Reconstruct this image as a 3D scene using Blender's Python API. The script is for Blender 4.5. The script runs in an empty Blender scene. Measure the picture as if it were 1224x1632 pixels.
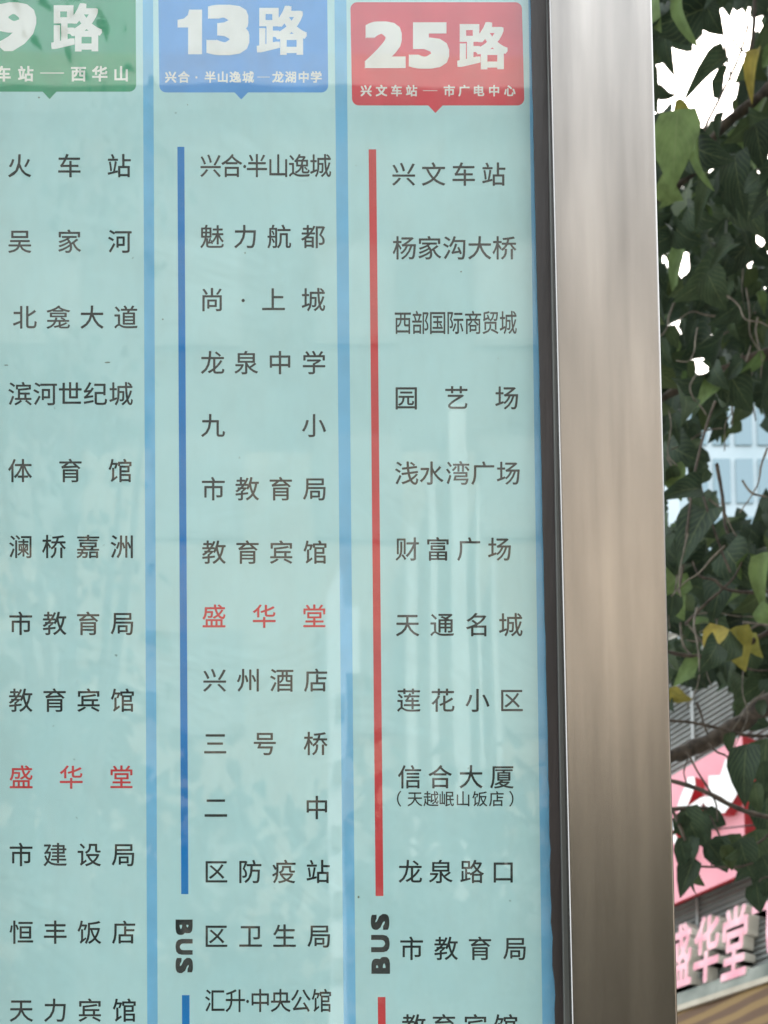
import bpy, math, random
from mathutils import Vector, Matrix

random.seed(7)
S = bpy.context.scene
COL = S.collection

# ------------------------------------------------------------------ camera
F = 1700.0                      # focal length in photo pixels (photo 1224 x 1632)
PY0 = 2042.0                    # row of the principal point (rising-front lens)
CAM = Vector((0.0, -0.68, 1.50))
R = (Matrix.Rotation(math.radians(-1.0), 4, 'Z') @ Matrix.Rotation(math.radians(91.95), 4, 'X')
     @ Matrix.Rotation(math.radians(-0.77), 4, 'Z')).to_3x3()
cd = bpy.data.cameras.new('camera')
cam = bpy.data.objects.new('camera', cd)
COL.objects.link(cam)
cam.location = CAM
cam.rotation_euler = R.to_euler()
cd.sensor_fit = 'VERTICAL'
cd.sensor_height = 36.0
cd.lens = 36.0 * F / 1632.0
cd.shift_y = (PY0 - 816.0) / 1632.0
cd.clip_start = 0.02
cd.clip_end = 3000
cd.dof.use_dof = True
cd.dof.focus_distance = 0.69
cd.dof.aperture_fstop = 15.0
S.camera = cam

# ------------------------------------------------------------------ world, sun, exposure
SUN_EL, SUN_AZ = math.radians(50), math.radians(24)      # azimuth from +Y towards +X
w = bpy.data.worlds.new('World')
S.world = w
w.use_nodes = True
nt = w.node_tree
sky = nt.nodes.new('ShaderNodeTexSky')
sky.sky_type = 'NISHITA'
sky.sun_disc = False
sky.sun_elevation = SUN_EL
sky.sun_rotation = SUN_AZ
sky.air_density = 1.0
sky.dust_density = 6.0
sky.ozone_density = 1.0
bg = nt.nodes['Background']
bg.inputs['Strength'].default_value = 0.14
veil = nt.nodes.new('ShaderNodeMix'); veil.data_type = 'RGBA'      # thin even cloud over the whole sky
veil.inputs[0].default_value = 0.80
veil.inputs[7].default_value = (6.6, 7.1, 7.4, 1)
nt.links.new(sky.outputs[0], veil.inputs[6])
nt.links.new(veil.outputs[2], bg.inputs[0])
sl = bpy.data.lights.new('sun', 'SUN')
sl.energy = 2.0
sl.angle = math.radians(12)
sl.color = (1.0, 0.95, 0.88)
sun = bpy.data.objects.new('sun', sl)
COL.objects.link(sun)
sd = Vector((math.sin(SUN_AZ) * math.cos(SUN_EL), math.cos(SUN_AZ) * math.cos(SUN_EL), math.sin(SUN_EL)))
sun.rotation_euler = sd.to_track_quat('Z', 'Y').to_euler()
S.view_settings.view_transform = 'Standard'
S.view_settings.look = 'None'
S.view_settings.gamma = 1.0
S.view_settings.use_curve_mapping = False
S.view_settings.exposure = 1.85


# ------------------------------------------------------------------ helpers
def ray(px, py):
    return R @ Vector(((px - 612.0) / F, -(py - PY0) / F, -1.0))


def at(px, py, Y=0.0):
    """the point of the plane y = Y that the photograph shows at a pixel"""
    d = ray(px, py)
    return CAM + d * ((Y - CAM.y) / d.y)


def dep(px, py, D):
    """the point at distance D (along the view axis) that the photograph shows at a pixel"""
    return CAM + ray(px, py) * D


def mirror(px, py, Y):
    """the point behind the camera whose reflection in the glass the photograph shows at a pixel"""
    d = ray(px, py)
    t = (abs(Y) + CAM.y * -1) / d.y
    return Vector((CAM.x + d.x * t, Y, CAM.z + d.z * t))


def mesh(name, verts, faces, mat=None, parent=None, smooth=False, mats=None, fm=None):
    m = bpy.data.meshes.new(name)
    m.from_pydata([tuple(v) for v in verts], [], faces)
    m.update()
    for x in (mats or ([mat] if mat else [])):
        m.materials.append(x)
    if fm:
        m.polygons.foreach_set('material_index', fm)
    if smooth:
        m.polygons.foreach_set('use_smooth', [True] * len(m.polygons))
    return link(name, m, parent)


def link(name, m, parent=None):
    o = bpy.data.objects.new(name, m)
    COL.objects.link(o)
    if parent:
        o.parent = parent
    return o


def empty(name, label, cat, group=None):
    o = bpy.data.objects.new(name, None)
    COL.objects.link(o)
    return tag(o, label, cat, group)


def tag(o, label=None, cat=None, group=None, kind=None):
    if label:
        o['label'] = label
    if cat:
        o['category'] = cat
    if group:
        o['group'] = group
    if kind:
        o['kind'] = kind
    return o


class MB:
    def __init__(s):
        s.v, s.f, s.m = [], [], []

    def quad(s, a, b, c, d, m=0):
        n = len(s.v)
        s.v += [a, b, c, d]
        s.f.append((n, n + 1, n + 2, n + 3))
        s.m.append(m)

    def box(s, x0, x1, y0, y1, z0, z1, m=0, T=None):
        n = len(s.v)
        p = [Vector((x, y, z)) for z in (z0, z1) for y in (y0, y1) for x in (x0, x1)]
        s.v += [T(q) if T else q for q in p]
        for f in ((0, 2, 3, 1), (4, 5, 7, 6), (0, 1, 5, 4), (2, 6, 7, 3), (0, 4, 6, 2), (1, 3, 7, 5)):
            s.f.append(tuple(n + i for i in f))
            s.m.append(m)

    def tube(s, pts, rad, seg=8, m=0):
        n0 = len(s.v)
        k = len(pts)
        for i, p in enumerate(pts):
            d = (pts[min(i + 1, k - 1)] - pts[max(i - 1, 0)]).normalized()
            a = d.cross(Vector((0.13, 0.9, 0.37))).normalized()
            b = d.cross(a)
            for j in range(seg):
                t = 2 * math.pi * j / seg
                s.v.append(p + (a * math.cos(t) + b * math.sin(t)) * rad[i])
        for i in range(k - 1):
            for j in range(seg):
                s.f.append((n0 + i * seg + j, n0 + i * seg + (j + 1) % seg, n0 + (i + 1) * seg + (j + 1) % seg, n0 + (i + 1) * seg + j))
                s.m.append(m)
        s.f.append(tuple(n0 + j for j in range(seg)))
        s.f.append(tuple(n0 + (k - 1) * seg + j for j in range(seg)))
        s.m += [m, m]

    def build(s, name, mats, parent=None, smooth=False):
        mats = mats if isinstance(mats, list) else [mats]
        return mesh(name, s.v, s.f, parent=parent, smooth=smooth, mats=mats, fm=s.m)


def bevel(o, wd, seg=3):
    b = o.modifiers.new('bevel', 'BEVEL')
    b.width = wd
    b.segments = seg
    b.limit_method = 'ANGLE'
    return o


# ------------------------------------------------------------------ materials
def mat(name, col, rough=0.6, metal=0.0, spec=0.5):
    m = bpy.data.materials.new(name)
    m.use_nodes = True
    p = m.node_tree.nodes['Principled BSDF']
    p.inputs['Base Color'].default_value = (*col, 1)
    p.inputs['Roughness'].default_value = rough
    p.inputs['Metallic'].default_value = metal
    p.inputs['Specular IOR Level'].default_value = spec
    return m


def nd(m, t, **kw):
    n = m.node_tree.nodes.new(t)
    for k, v in kw.items():
        setattr(n, k, v)
    return n


def lk(m, a, b):
    m.node_tree.links.new(a, b)


def noisy(m, c1, c2, scale=5.0, detail=6, stretch=(1, 1, 1), lo=0.35, hi=0.65, bump=0.0, bscale=None, coord='Object', bd=0.002):
    """base colour wandering between two tones, with an optional fine bump"""
    p = m.node_tree.nodes['Principled BSDF']
    tc = nd(m, 'ShaderNodeTexCoord')
    mp = nd(m, 'ShaderNodeMapping')
    mp.inputs['Scale'].default_value = stretch
    lk(m, tc.outputs[coord], mp.inputs[0])
    n = nd(m, 'ShaderNodeTexNoise')
    n.inputs['Scale'].default_value = scale
    n.inputs['Detail'].default_value = detail
    lk(m, mp.outputs[0], n.inputs['Vector'])
    r = nd(m, 'ShaderNodeValToRGB')
    r.color_ramp.elements[0].position = lo
    r.color_ramp.elements[1].position = hi
    r.color_ramp.elements[0].color = (*c1, 1)
    r.color_ramp.elements[1].color = (*c2, 1)
    lk(m, n.outputs['Fac'], r.inputs[0])
    lk(m, r.outputs[0], p.inputs['Base Color'])
    if bump:
        n2 = nd(m, 'ShaderNodeTexNoise')
        n2.inputs['Scale'].default_value = bscale or scale * 6
        n2.inputs['Detail'].default_value = 4
        lk(m, mp.outputs[0], n2.inputs['Vector'])
        b = nd(m, 'ShaderNodeBump')
        b.inputs['Strength'].default_value = bump
        b.inputs['Distance'].default_value = bd
        lk(m, n2.outputs['Fac'], b.inputs['Height'])
        lk(m, b.outputs[0], p.inputs['Normal'])
    return m, r


def print_mat(name, col):
    """ink on slightly mottled, faded paper"""
    m = mat(name, col, 0.55, 0, 0.25)
    noisy(m, tuple(c * 0.93 for c in col), tuple(min(1, c * 1.05) for c in col), 38, 8, bump=0.0)
    return m


M = {}
# the printed sheet: pale teal with faint mottling, some creases and specks
m = mat('pale teal paper', (0.42, 0.62, 0.58), 0.5, 0, 0.3)
_, rr = noisy(m, (0.465, 0.74, 0.785), (0.51, 0.775, 0.815), 16, 9, lo=0.3, hi=0.7)
tc = nd(m, 'ShaderNodeTexCoord')
n = nd(m, 'ShaderNodeTexNoise'); n.inputs['Scale'].default_value = 150; n.inputs['Detail'].default_value = 1
lk(m, tc.outputs['Object'], n.inputs['Vector'])
r2 = nd(m, 'ShaderNodeValToRGB')
r2.color_ramp.elements[0].position = 0.775; r2.color_ramp.elements[0].color = (1, 1, 1, 1)
r2.color_ramp.elements[1].position = 0.83; r2.color_ramp.elements[1].color = (0.5, 0.52, 0.5, 1)
lk(m, n.outputs['Fac'], r2.inputs[0])
mx = nd(m, 'ShaderNodeMix', data_type='RGBA', blend_type='MULTIPLY'); mx.inputs[0].default_value = 1
lk(m, rr.outputs[0], mx.inputs[6]); lk(m, r2.outputs[0], mx.inputs[7])
lk(m, mx.outputs[2], m.node_tree.nodes['Principled BSDF'].inputs['Base Color'])
w1 = nd(m, 'ShaderNodeTexNoise'); w1.inputs['Scale'].default_value = 7; w1.inputs['Detail'].default_value = 3
w1.inputs['Distortion'].default_value = 1.5
lk(m, tc.outputs['Object'], w1.inputs['Vector'])
bp = nd(m, 'ShaderNodeBump'); bp.inputs['Strength'].default_value = 0.35; bp.inputs['Distance'].default_value = 0.01
lk(m, w1.outputs['Fac'], bp.inputs['Height'])
lk(m, bp.outputs[0], m.node_tree.nodes['Principled BSDF'].inputs['Normal'])
M['paper'] = m
M['strip'] = print_mat('light blue ink', (0.19, 0.51, 0.80))
M['line_blue'] = print_mat('strong blue ink', (0.004, 0.20, 0.58))
M['line_red'] = print_mat('red ink', (0.64, 0.050, 0.060))
M['badge_green'] = print_mat('green ink', (0.06, 0.36, 0.21))
M['badge_blue'] = print_mat('badge blue ink', (0.11, 0.36, 0.80))
M['badge_red'] = print_mat('badge red ink', (0.68, 0.065, 0.095))
M['white'] = print_mat('unprinted white', (0.80, 0.83, 0.82))
M['ink'] = print_mat('black ink', (0.014, 0.022, 0.025))
M['ink_red'] = print_mat('red lettering ink', (0.62, 0.045, 0.055))
M['dirt_crease'] = print_mat('dirt and crease shade', (0.2, 0.26, 0.24))

# glass pane in front of the sheet
m = bpy.data.materials.new('window glass'); m.use_nodes = True
t = m.node_tree; t.nodes.remove(t.nodes['Principled BSDF'])
out = t.nodes['Material Output']
tr = nd(m, 'ShaderNodeBsdfTransparent'); tr.inputs[0].default_value = (0.98, 0.99, 0.985, 1)
gl = nd(m, 'ShaderNodeBsdfGlossy'); gl.inputs['Roughness'].default_value = 0.015
lw = nd(m, 'ShaderNodeLayerWeight'); lw.inputs[0].default_value = 0.5
pw = nd(m, 'ShaderNodeMath', operation='POWER'); lk(m, lw.outputs['Facing'], pw.inputs[0]); pw.inputs[1].default_value = 5
fr = nd(m, 'ShaderNodeMath', operation='MULTIPLY_ADD'); lk(m, pw.outputs[0], fr.inputs[0]); fr.inputs[1].default_value = 0.955; fr.inputs[2].default_value = 0.032
ms = nd(m, 'ShaderNodeMixShader')
tcg = nd(m, 'ShaderNodeTexCoord')
mpg = nd(m, 'ShaderNodeMapping'); mpg.inputs['Scale'].default_value = (1, 1, 0.35)
lk(m, tcg.outputs['Object'], mpg.inputs[0])
ng = nd(m, 'ShaderNodeTexNoise'); ng.inputs['Scale'].default_value = 9; ng.inputs['Detail'].default_value = 2
lk(m, mpg.outputs[0], ng.inputs['Vector'])
bg_ = nd(m, 'ShaderNodeBump'); bg_.inputs['Strength'].default_value = 0.25; bg_.inputs['Distance'].default_value = 0.0012
lk(m, ng.outputs['Fac'], bg_.inputs['Height'])
lk(m, bg_.outputs[0], gl.inputs['Normal'])
df = nd(m, 'ShaderNodeBsdfDiffuse'); df.inputs[0].default_value = (0.6, 0.62, 0.58, 1)
nd2 = nd(m, 'ShaderNodeTexNoise'); nd2.inputs['Scale'].default_value = 60; nd2.inputs['Detail'].default_value = 8
lk(m, mpg.outputs[0], nd2.inputs['Vector'])
mr = nd(m, 'ShaderNodeMapRange'); mr.inputs[1].default_value = 0.4; mr.inputs[2].default_value = 0.8
mr.inputs[3].default_value = 0.004; mr.inputs[4].default_value = 0.05
lk(m, nd2.outputs['Fac'], mr.inputs[0])
ms2 = nd(m, 'ShaderNodeMixShader')
lk(m, mr.outputs[0], ms2.inputs[0]); lk(m, tr.outputs[0], ms2.inputs[1]); lk(m, df.outputs[0], ms2.inputs[2])
lk(m, fr.outputs[0], ms.inputs[0]); lk(m, ms2.outputs[0], ms.inputs[1]); lk(m, gl.outputs[0], ms.inputs[2])
lk(m, ms.outputs[0], out.inputs[0])
M['glass'] = m


def steel(name, c1, c2, r0, r1):
    m = mat(name, c1, 0.35, 1.0)
    noisy(m, c1, c2, 30, 4, stretch=(1.6, 1.6, 0.10), lo=0.32, hi=0.68)
    p = m.node_tree.nodes['Principled BSDF']
    tc = nd(m, 'ShaderNodeTexCoord')
    # smudges: broad, vertical, uneven
    mp = nd(m, 'ShaderNodeMapping'); mp.inputs['Scale'].default_value = (3.0, 3.0, 0.7)
    lk(m, tc.outputs['Object'], mp.inputs[0])
    n = nd(m, 'ShaderNodeTexNoise'); n.inputs['Scale'].default_value = 9; n.inputs['Detail'].default_value = 4
    lk(m, mp.outputs[0], n.inputs['Vector'])
    mr = nd(m, 'ShaderNodeMapRange'); mr.inputs[1].default_value = 0.2; mr.inputs[2].default_value = 0.8
    mr.inputs[3].default_value = 0.80; mr.inputs[4].default_value = 1.14
    lk(m, n.outputs['Fac'], mr.inputs[0])
    sc = nd(m, 'ShaderNodeVectorMath', operation='SCALE')
    old = p.inputs['Base Color'].links[0].from_socket
    lk(m, old, sc.inputs[0]); lk(m, mr.outputs[0], sc.inputs['Scale']); lk(m, sc.outputs[0], p.inputs['Base Color'])
    p.inputs['Roughness'].default_value = (r0 + r1) / 2
    # brushed grain, fine and vertical
    mp2 = nd(m, 'ShaderNodeMapping'); mp2.inputs['Scale'].default_value = (420, 420, 5)
    lk(m, tc.outputs['Object'], mp2.inputs[0])
    n2 = nd(m, 'ShaderNodeTexNoise'); n2.inputs['Scale'].default_value = 1.0; n2.inputs['Detail'].default_value = 3
    lk(m, mp2.outputs[0], n2.inputs['Vector'])
    b = nd(m, 'ShaderNodeBump'); b.inputs['Strength'].default_value = 0.12; b.inputs['Distance'].default_value = 0.0003
    lk(m, n2.outputs['Fac'], b.inputs['Height']); lk(m, b.outputs[0], p.inputs['Normal'])
    return m


M['steel'] = steel('brushed stainless steel', (0.27, 0.255, 0.243), (0.40, 0.375, 0.355), 0.17, 0.33)
M['trim'], _ = noisy(mat('dull grey plastic trim', (0.1, 0.11, 0.105), 0.45), (0.075, 0.082, 0.078), (0.13, 0.138, 0.13), 25, 6, (1, 1, .1))
M['rubber'], _ = noisy(mat('dark rubber', (0.02, 0.018, 0.018), 0.5, 0, 0.4), (0.016, 0.014, 0.015), (0.042, 0.034, 0.034), 30, 8, (1, 1, 0.15), bump=0.3)
M['bark'], _ = noisy(mat('bark', (0.05, 0.04, 0.03), 0.9), (0.028, 0.022, 0.018), (0.085, 0.068, 0.052), 60, 8, bump=0.8, bscale=120)


M['twig'], _ = noisy(mat('pale dry twig', (0.12, 0.10, 0.08), 0.9), (0.07, 0.06, 0.05), (0.17, 0.15, 0.12), 60, 6)


def leaf_mat(name, cols):
    m = bpy.data.materials.new(name); m.use_nodes = True
    t = m.node_tree
    p = t.nodes['Principled BSDF']
    oi = nd(m, 'ShaderNodeObjectInfo')
    geo = nd(m, 'ShaderNodeNewGeometry')
    ad = nd(m, 'ShaderNodeMath', operation='ADD'); lk(m, oi.outputs['Random'], ad.inputs[0]); lk(m, geo.outputs['Random Per Island'], ad.inputs[1])
    fr_ = nd(m, 'ShaderNodeMath', operation='FRACT'); lk(m, ad.outputs[0], fr_.inputs[0])
    r = nd(m, 'ShaderNodeValToRGB')
    el = r.color_ramp.elements
    while len(el) < len(cols):
        el.new(0.5)
    for i, (pos, c) in enumerate(cols):
        el[i].position = pos
        el[i].color = (*c, 1)
    lk(m, fr_.outputs[0], r.inputs[0])
    # blotches inside one leaf, and pale veins drawn along UV
    tc = nd(m, 'ShaderNodeTexCoord')
    n = nd(m, 'ShaderNodeTexNoise'); n.inputs['Scale'].default_value = 3.5; n.inputs['Detail'].default_value = 5
    lk(m, tc.outputs['Object'], n.inputs['Vector'])
    mr = nd(m, 'ShaderNodeMapRange'); mr.inputs[1].default_value = 0.3; mr.inputs[2].default_value = 0.7
    mr.inputs[3].default_value = 0.72; mr.inputs[4].default_value = 1.3
    lk(m, n.outputs['Fac'], mr.inputs[0])
    mu = nd(m, 'ShaderNodeVectorMath', operation='SCALE')
    lk(m, r.outputs[0], mu.inputs[0]); lk(m, mr.outputs[0], mu.inputs['Scale'])
    uv = nd(m, 'ShaderNodeSeparateXYZ'); lk(m, tc.outputs['UV'], uv.inputs[0])
    ax = nd(m, 'ShaderNodeMath', operation='SUBTRACT'); lk(m, uv.outputs[0], ax.inputs[0]); ax.inputs[1].default_value = 0.5
    ab = nd(m, 'ShaderNodeMath', operation='ABSOLUTE'); lk(m, ax.outputs[0], ab.inputs[0])
    m1 = nd(m, 'ShaderNodeMath', operation='MULTIPLY'); lk(m, ab.outputs[0], m1.inputs[0]); m1.inputs[1].default_value = -1.1
    m2 = nd(m, 'ShaderNodeMath', operation='ADD'); lk(m, uv.outputs[1], m2.inputs[0]); lk(m, m1.outputs[0], m2.inputs[1])
    m3 = nd(m, 'ShaderNodeMath', operation='PINGPONG'); lk(m, m2.outputs[0], m3.inputs[0]); m3.inputs[1].default_value = 0.07
    v1 = nd(m, 'ShaderNodeMath', operation='LESS_THAN'); lk(m, m3.outputs[0], v1.inputs[0]); v1.inputs[1].default_value = 0.008
    v2 = nd(m, 'ShaderNodeMath', operation='LESS_THAN'); lk(m, ab.outputs[0], v2.inputs[0]); v2.inputs[1].default_value = 0.018
    vm = nd(m, 'ShaderNodeMath', operation='MAXIMUM'); lk(m, v1.outputs[0], vm.inputs[0]); lk(m, v2.outputs[0], vm.inputs[1])
    vs = nd(m, 'ShaderNodeMath', operation='MULTIPLY'); lk(m, vm.outputs[0], vs.inputs[0]); vs.inputs[1].default_value = 0.35
    mix = nd(m, 'ShaderNodeMix', data_type='RGBA'); lk(m, vs.outputs[0], mix.inputs[0]); lk(m, mu.outputs[0], mix.inputs[6])
    mix.inputs[7].default_value = (0.16, 0.2, 0.09, 1)
    lk(m, mix.outputs[2], p.inputs['Base Color'])
    p.inputs['Roughness'].default_value = 0.55
    p.inputs['Specular IOR Level'].default_value = 0.13
    tl = nd(m, 'ShaderNodeBsdfTranslucent')
    lk(m, mix.outputs[2], tl.inputs[0])
    s = nd(m, 'ShaderNodeMixShader'); s.inputs[0].default_value = 0.22
    lk(m, p.outputs[0], s.inputs[1]); lk(m, tl.outputs[0], s.inputs[2])
    lk(m, s.outputs[0], t.nodes['Material Output'].inputs[0])
    return m


M['leaf'] = leaf_mat('tree leaf', [(0.0, (0.020, 0.034, 0.021)), (0.5, (0.027, 0.046, 0.028)), (0.85, (0.042, 0.066, 0.034)), (1.0, (0.058, 0.080, 0.032))])
M['leaf_light'] = leaf_mat('light green leaf', [(0.0, (0.085, 0.14, 0.05)), (1.0, (0.13, 0.19, 0.07))])
M['leaf_yellow'] = leaf_mat('yellowing leaf', [(0.0, (0.20, 0.20, 0.045)), (1.0, (0.27, 0.22, 0.05))])

# ------------------------------------------------------------------ ground, pavement, road
asphalt, _ = noisy(mat('asphalt', (0.05, 0.05, 0.05), 0.9), (0.04, 0.04, 0.04), (0.065, 0.063, 0.06), 3, 8, bump=0.4, bscale=150)
soil, _ = noisy(mat('ground', (0.16, 0.15, 0.13), 0.95), (0.13, 0.12, 0.10), (0.2, 0.19, 0.17), 0.4, 8, bump=0.3, bscale=40)
paving, _ = noisy(mat('pavement slabs', (0.3, 0.28, 0.25), 0.85), (0.25, 0.235, 0.21), (0.35, 0.33, 0.30), 2.2, 8, bump=0.3, bscale=60)
kerbm, _ = noisy(mat('kerb stone', (0.35, 0.34, 0.32), 0.8), (0.3, 0.29, 0.27), (0.4, 0.39, 0.37), 6, 8)
paintw = mat('road paint', (0.7, 0.7, 0.68), 0.7)
g = mesh('ground', [(-800, -800, -0.16), (800, -800, -0.16), (800, 800, -0.16), (-800, 800, -0.16)], [(0, 1, 2, 3)], soil)
tag(g, kind='structure')
b = MB(); b.box(-60, 60, -2.2, 12, -0.155, 0.0); tag(b.build('pavement', paving), kind='structure')
b = MB(); b.box(-60, 60, -2.35, -2.203, -0.155, 0.004); tag(b.build('kerb', kerbm), kind='structure')
b = MB(); b.box(-60, 60, -11.5, -2.353, -0.158, -0.13); tag(b.build('road', asphalt), kind='structure')
b = MB()
for i in range(-14, 15):
    b.box(i * 4.0, i * 4.0 + 2.0, -7.0, -6.87, -0.1285, -0.125)
tag(b.build('road_markings', paintw), kind='structure')
b = MB(); b.box(-60, 60, -15, -11.503, -0.155, 0.0); tag(b.build('far_pavement', paving), kind='structure')

# ------------------------------------------------------------------ glyphs
_cu = bpy.data.curves.new('glyph', 'FONT')
_to = bpy.data.objects.new('glyph', _cu)
COL.objects.link(_to)
_cache = {}


def glyph(ch, dil=0.0, spread=4e-6):
    """triangles of a printed character: (x, y, layer) in em; heavy print is the outline fattened on all sides"""
    if ch not in _cache:
        _cu.body = ch
        _cu.resolution_u = 3
        dg = bpy.context.evaluated_depsgraph_get()
        dg.update()
        me = bpy.data.meshes.new_from_object(_to.evaluated_get(dg))
        _cache[ch] = ([(v.co.x, v.co.y) for v in me.vertices], [tuple(p.vertices) for p in me.polygons])
        bpy.data.meshes.remove(me)
    v, f = _cache[ch]
    if dil == 0:
        return [(x, y, 0.0) for x, y in v], f
    V, FF = [], []
    offs = [(0, 0), (dil, 0), (-dil, 0), (0, dil), (0, -dil)] if dil < .012 else [(0, 0)] + [(dil * i, dil * j) for i in (-1, 0, 1) for j in (-1, 0, 1) if i or j]
    offs += [(dil * i * .5, dil * j * .5) for i, j in ((-2, -1), (2, -1), (-2, 1), (2, 1), (-1, 2), (1, 2), (-1, -2), (1, -2))] if dil > .04 else []
    for k, (ox, oy) in enumerate(offs):
        n = len(V)
        V += [(x + ox, y + oy, k * spread) for x, y in v]
        FF += [tuple(n + i for i in q) for q in f]
    return V, FF


def bbox(V):
    xs = [p[0] for p in V]; ys = [p[1] for p in V]
    return min(xs), max(xs), min(ys), max(ys)


def text_row(name, items, y, em, material, parent, Y, sx=1.0, dil=0.009):
    """a printed row: items = [(char, centre px)], y = centre row px, em in px"""
    VV, FF = [], []
    for ch, cx in items:
        V, f = glyph(ch, dil)
        x0, x1, y0, y1 = bbox(V)
        gc = (x0 + x1) / 2
        n = len(VV)
        for gx, gy, k in V:
            VV.append(at(cx + (gx - gc) * em * sx, y - (gy - 0.38) * em, Y - k))
        FF += [tuple(n + i for i in q) for q in f]
    return mesh(name, VV, FF, material, parent)


def fit_glyph(name, ch, box_, material, parent, Y, dil, rot=0, poly=None):
    """one character fitted into a pixel box (x0, y0, x1, y1)"""
    V, f = poly if poly else glyph(ch, dil)
    if rot == 1:                       # turned clockwise
        V = [(y, -x, k) for x, y, k in V]
    if rot == -1:
        V = [(-y, x, k) for x, y, k in V]
    x0, x1, y0, y1 = bbox(V)
    P = [at(box_[0] + (x - x0) / (x1 - x0) * (box_[2] - box_[0]), box_[3] - (y - y0) / (y1 - y0) * (box_[3] - box_[1]), Y - k) for x, y, k in V]
    return mesh(name, P, f, material, parent)


# ------------------------------------------------------------------ the bus stop sign
sign = empty('bus_stop_sign', 'pale teal bus route board behind glass, framed by brushed steel posts', 'bus stop sign')
ZT, ZB = 2.52, 1.02


def edge(p0, p1, Y, z):
    """x of the line through two pixels of the plane y = Y at height z"""
    a, c = at(*p0, Y), at(*p1, Y)
    return a.x + (c.x - a.x) * (z - a.z) / (c.z - a.z)


def bar(name, e1, e2, Y, back, z0, z1, material, parent, bev=0, jag=None):
    nz = 160 if jag else 1
    V, f = [], []
    for i in range(nz + 1):
        z = z0 + (z1 - z0) * i / nz
        j = jag(z) if jag else 0
        xa, xb = edge(*e1, Y, z) + j, edge(*e2, Y, z)
        V += [(xa, Y, z), (xb, Y, z), (xb, back, z), (xa, back, z)]
    for i in range(nz):
        a = i * 4
        for k in range(4):
            f.append((a + k, a + (k + 1) % 4, a + 4 + (k + 1) % 4, a + 4 + k))
    f.append((3, 2, 1, 0)); f.append((nz * 4, nz * 4 + 1, nz * 4 + 2, nz * 4 + 3))
    o = mesh(name, V, f, material, parent)
    if bev:
        bevel(o, bev, 3)
    return o


# steel posts (right one in view, its twin at the left of the board)
YP = -0.020
bar('post', ((875.5, 0), (912, 1632)), ((1039.5, 0), (1081, 1632)), YP, 0.045, 0.0, 2.75, M['steel'], sign, 0.0015)
bar('post', ((-268, 0), (-268, 1632)), ((-104, 0), (-100, 1632)), YP, 0.045, 0.0, 2.75, M['steel'], sign, 0.0015)
# backing panel and sheet
xl0, xr0 = at(-100, 800).x, at(905, 1632).x
b = MB(); b.box(xl0, xr0 + 0.0, 0.0015, 0.04, ZB, ZT); b.build('back_panel', M['trim'], sign)
NX, NZ = 2, 2
sheet = mesh('route_sheet', [(xl0 + .001, 0, ZB + .01), (xr0 - .001, 0, ZB + .01), (xr0 - .001, 0, ZT - .01), (xl0 + .001, 0, ZT - .01)], [(0, 1, 2, 3)], M['paper'], sign)
b = MB(); b.box(xl0, xr0, -0.0075, -0.0045, ZB, ZT); b.build('glass_pane', M['glass'], sign)
b = MB(); b.box(at(-104, 0, YP).x, at(890, 0, YP).x, -0.016, 0.04, ZT + .001, ZT + .07); bevel(b.build('top_rail', M['steel'], sign), 0.002)
b = MB(); b.box(at(-104, 0, YP).x, at(915, 1632, YP).x, -0.016, 0.04, ZB - .07, ZB - .001); bevel(b.build('bottom_rail', M['steel'], sign), 0.002)


def ragged(z):
    t = max(0.0, min(1.0, (1.86 - z) / 0.2))
    return (random.random() - 0.5) * (0.0004 + 0.0022 * t)


bar('gasket', ((846, 0), (884, 1632)), ((873, 0), (901, 1632)), -0.0095, -0.0077, ZB, ZT, M['rubber'], sign, 0, ragged)
bar('trim_strip', ((871.5, 0), (899.5, 1632)), ((878, 0), (912, 1632)), -0.0125, -0.0077, ZB, ZT, M['trim'], sign, 0.0006)
bar('gasket', ((-95, 0), (-92, 1632)), ((-80, 0), (-78, 1632)), -0.0095, -0.0077, ZB, ZT, M['rubber'], sign, 0, ragged)
bar('trim_strip', ((-106, 0), (-104, 1632)), ((-94, 0), (-91, 1632)), -0.0125, -0.0077, ZB, ZT, M['trim'], sign, 0.0006)


def flat(name, e1, e2, Y, z0, z1, material, parent):
    return mesh(name, [(edge(*e1, Y, z0), Y, z0), (edge(*e2, Y, z0), Y, z0), (edge(*e2, Y, z1), Y, z1), (edge(*e1, Y, z1), Y, z1)], [(0, 1, 2, 3)], material, parent)


z_lo, z_hi = ZB + .012, ZT - .012
flat('divider_strip', ((227.5, 0), (234.8, 1632)), ((244, 0), (251.3, 1632)), -2e-5, z_lo, z_hi, M['strip'], sheet)
flat('divider_strip', ((533, 0), (547.8, 1632)), ((552, 0), (567, 1632)), -2e-5, z_lo, z_hi, M['strip'], sheet)
flat('divider_strip', ((842, 0), (864.5, 1632)), ((862, 0), (890, 1632)), -2e-5, z_lo, z_hi, M['strip'], sheet)
flat('divider_strip', ((-76, 0), (-75, 1632)), ((-59, 0), (-58, 1632)), -2e-5, z_lo, z_hi, M['strip'], sheet)


def pline(x0a, x1a, ya, x0b, x1b, yb, material):
    return mesh('route_line', [at(x0a, ya, -3e-5), at(x1a, ya, -3e-5), at(x1b, yb, -3e-5), at(x0b, yb, -3e-5)], [(0, 1, 2, 3)], material, sheet)


pline(282.7, 293.8, 234, 288.8, 300.3, 1425, M['line_blue'])
pline(290, 302, 1586, 293, 305, 2600, M['line_blue'])
pline(587.5, 599.5, 238, 598.6, 611, 1428, M['line_red'])
pline(602, 614.3, 1589, 612, 624, 2600, M['line_red'])


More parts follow.
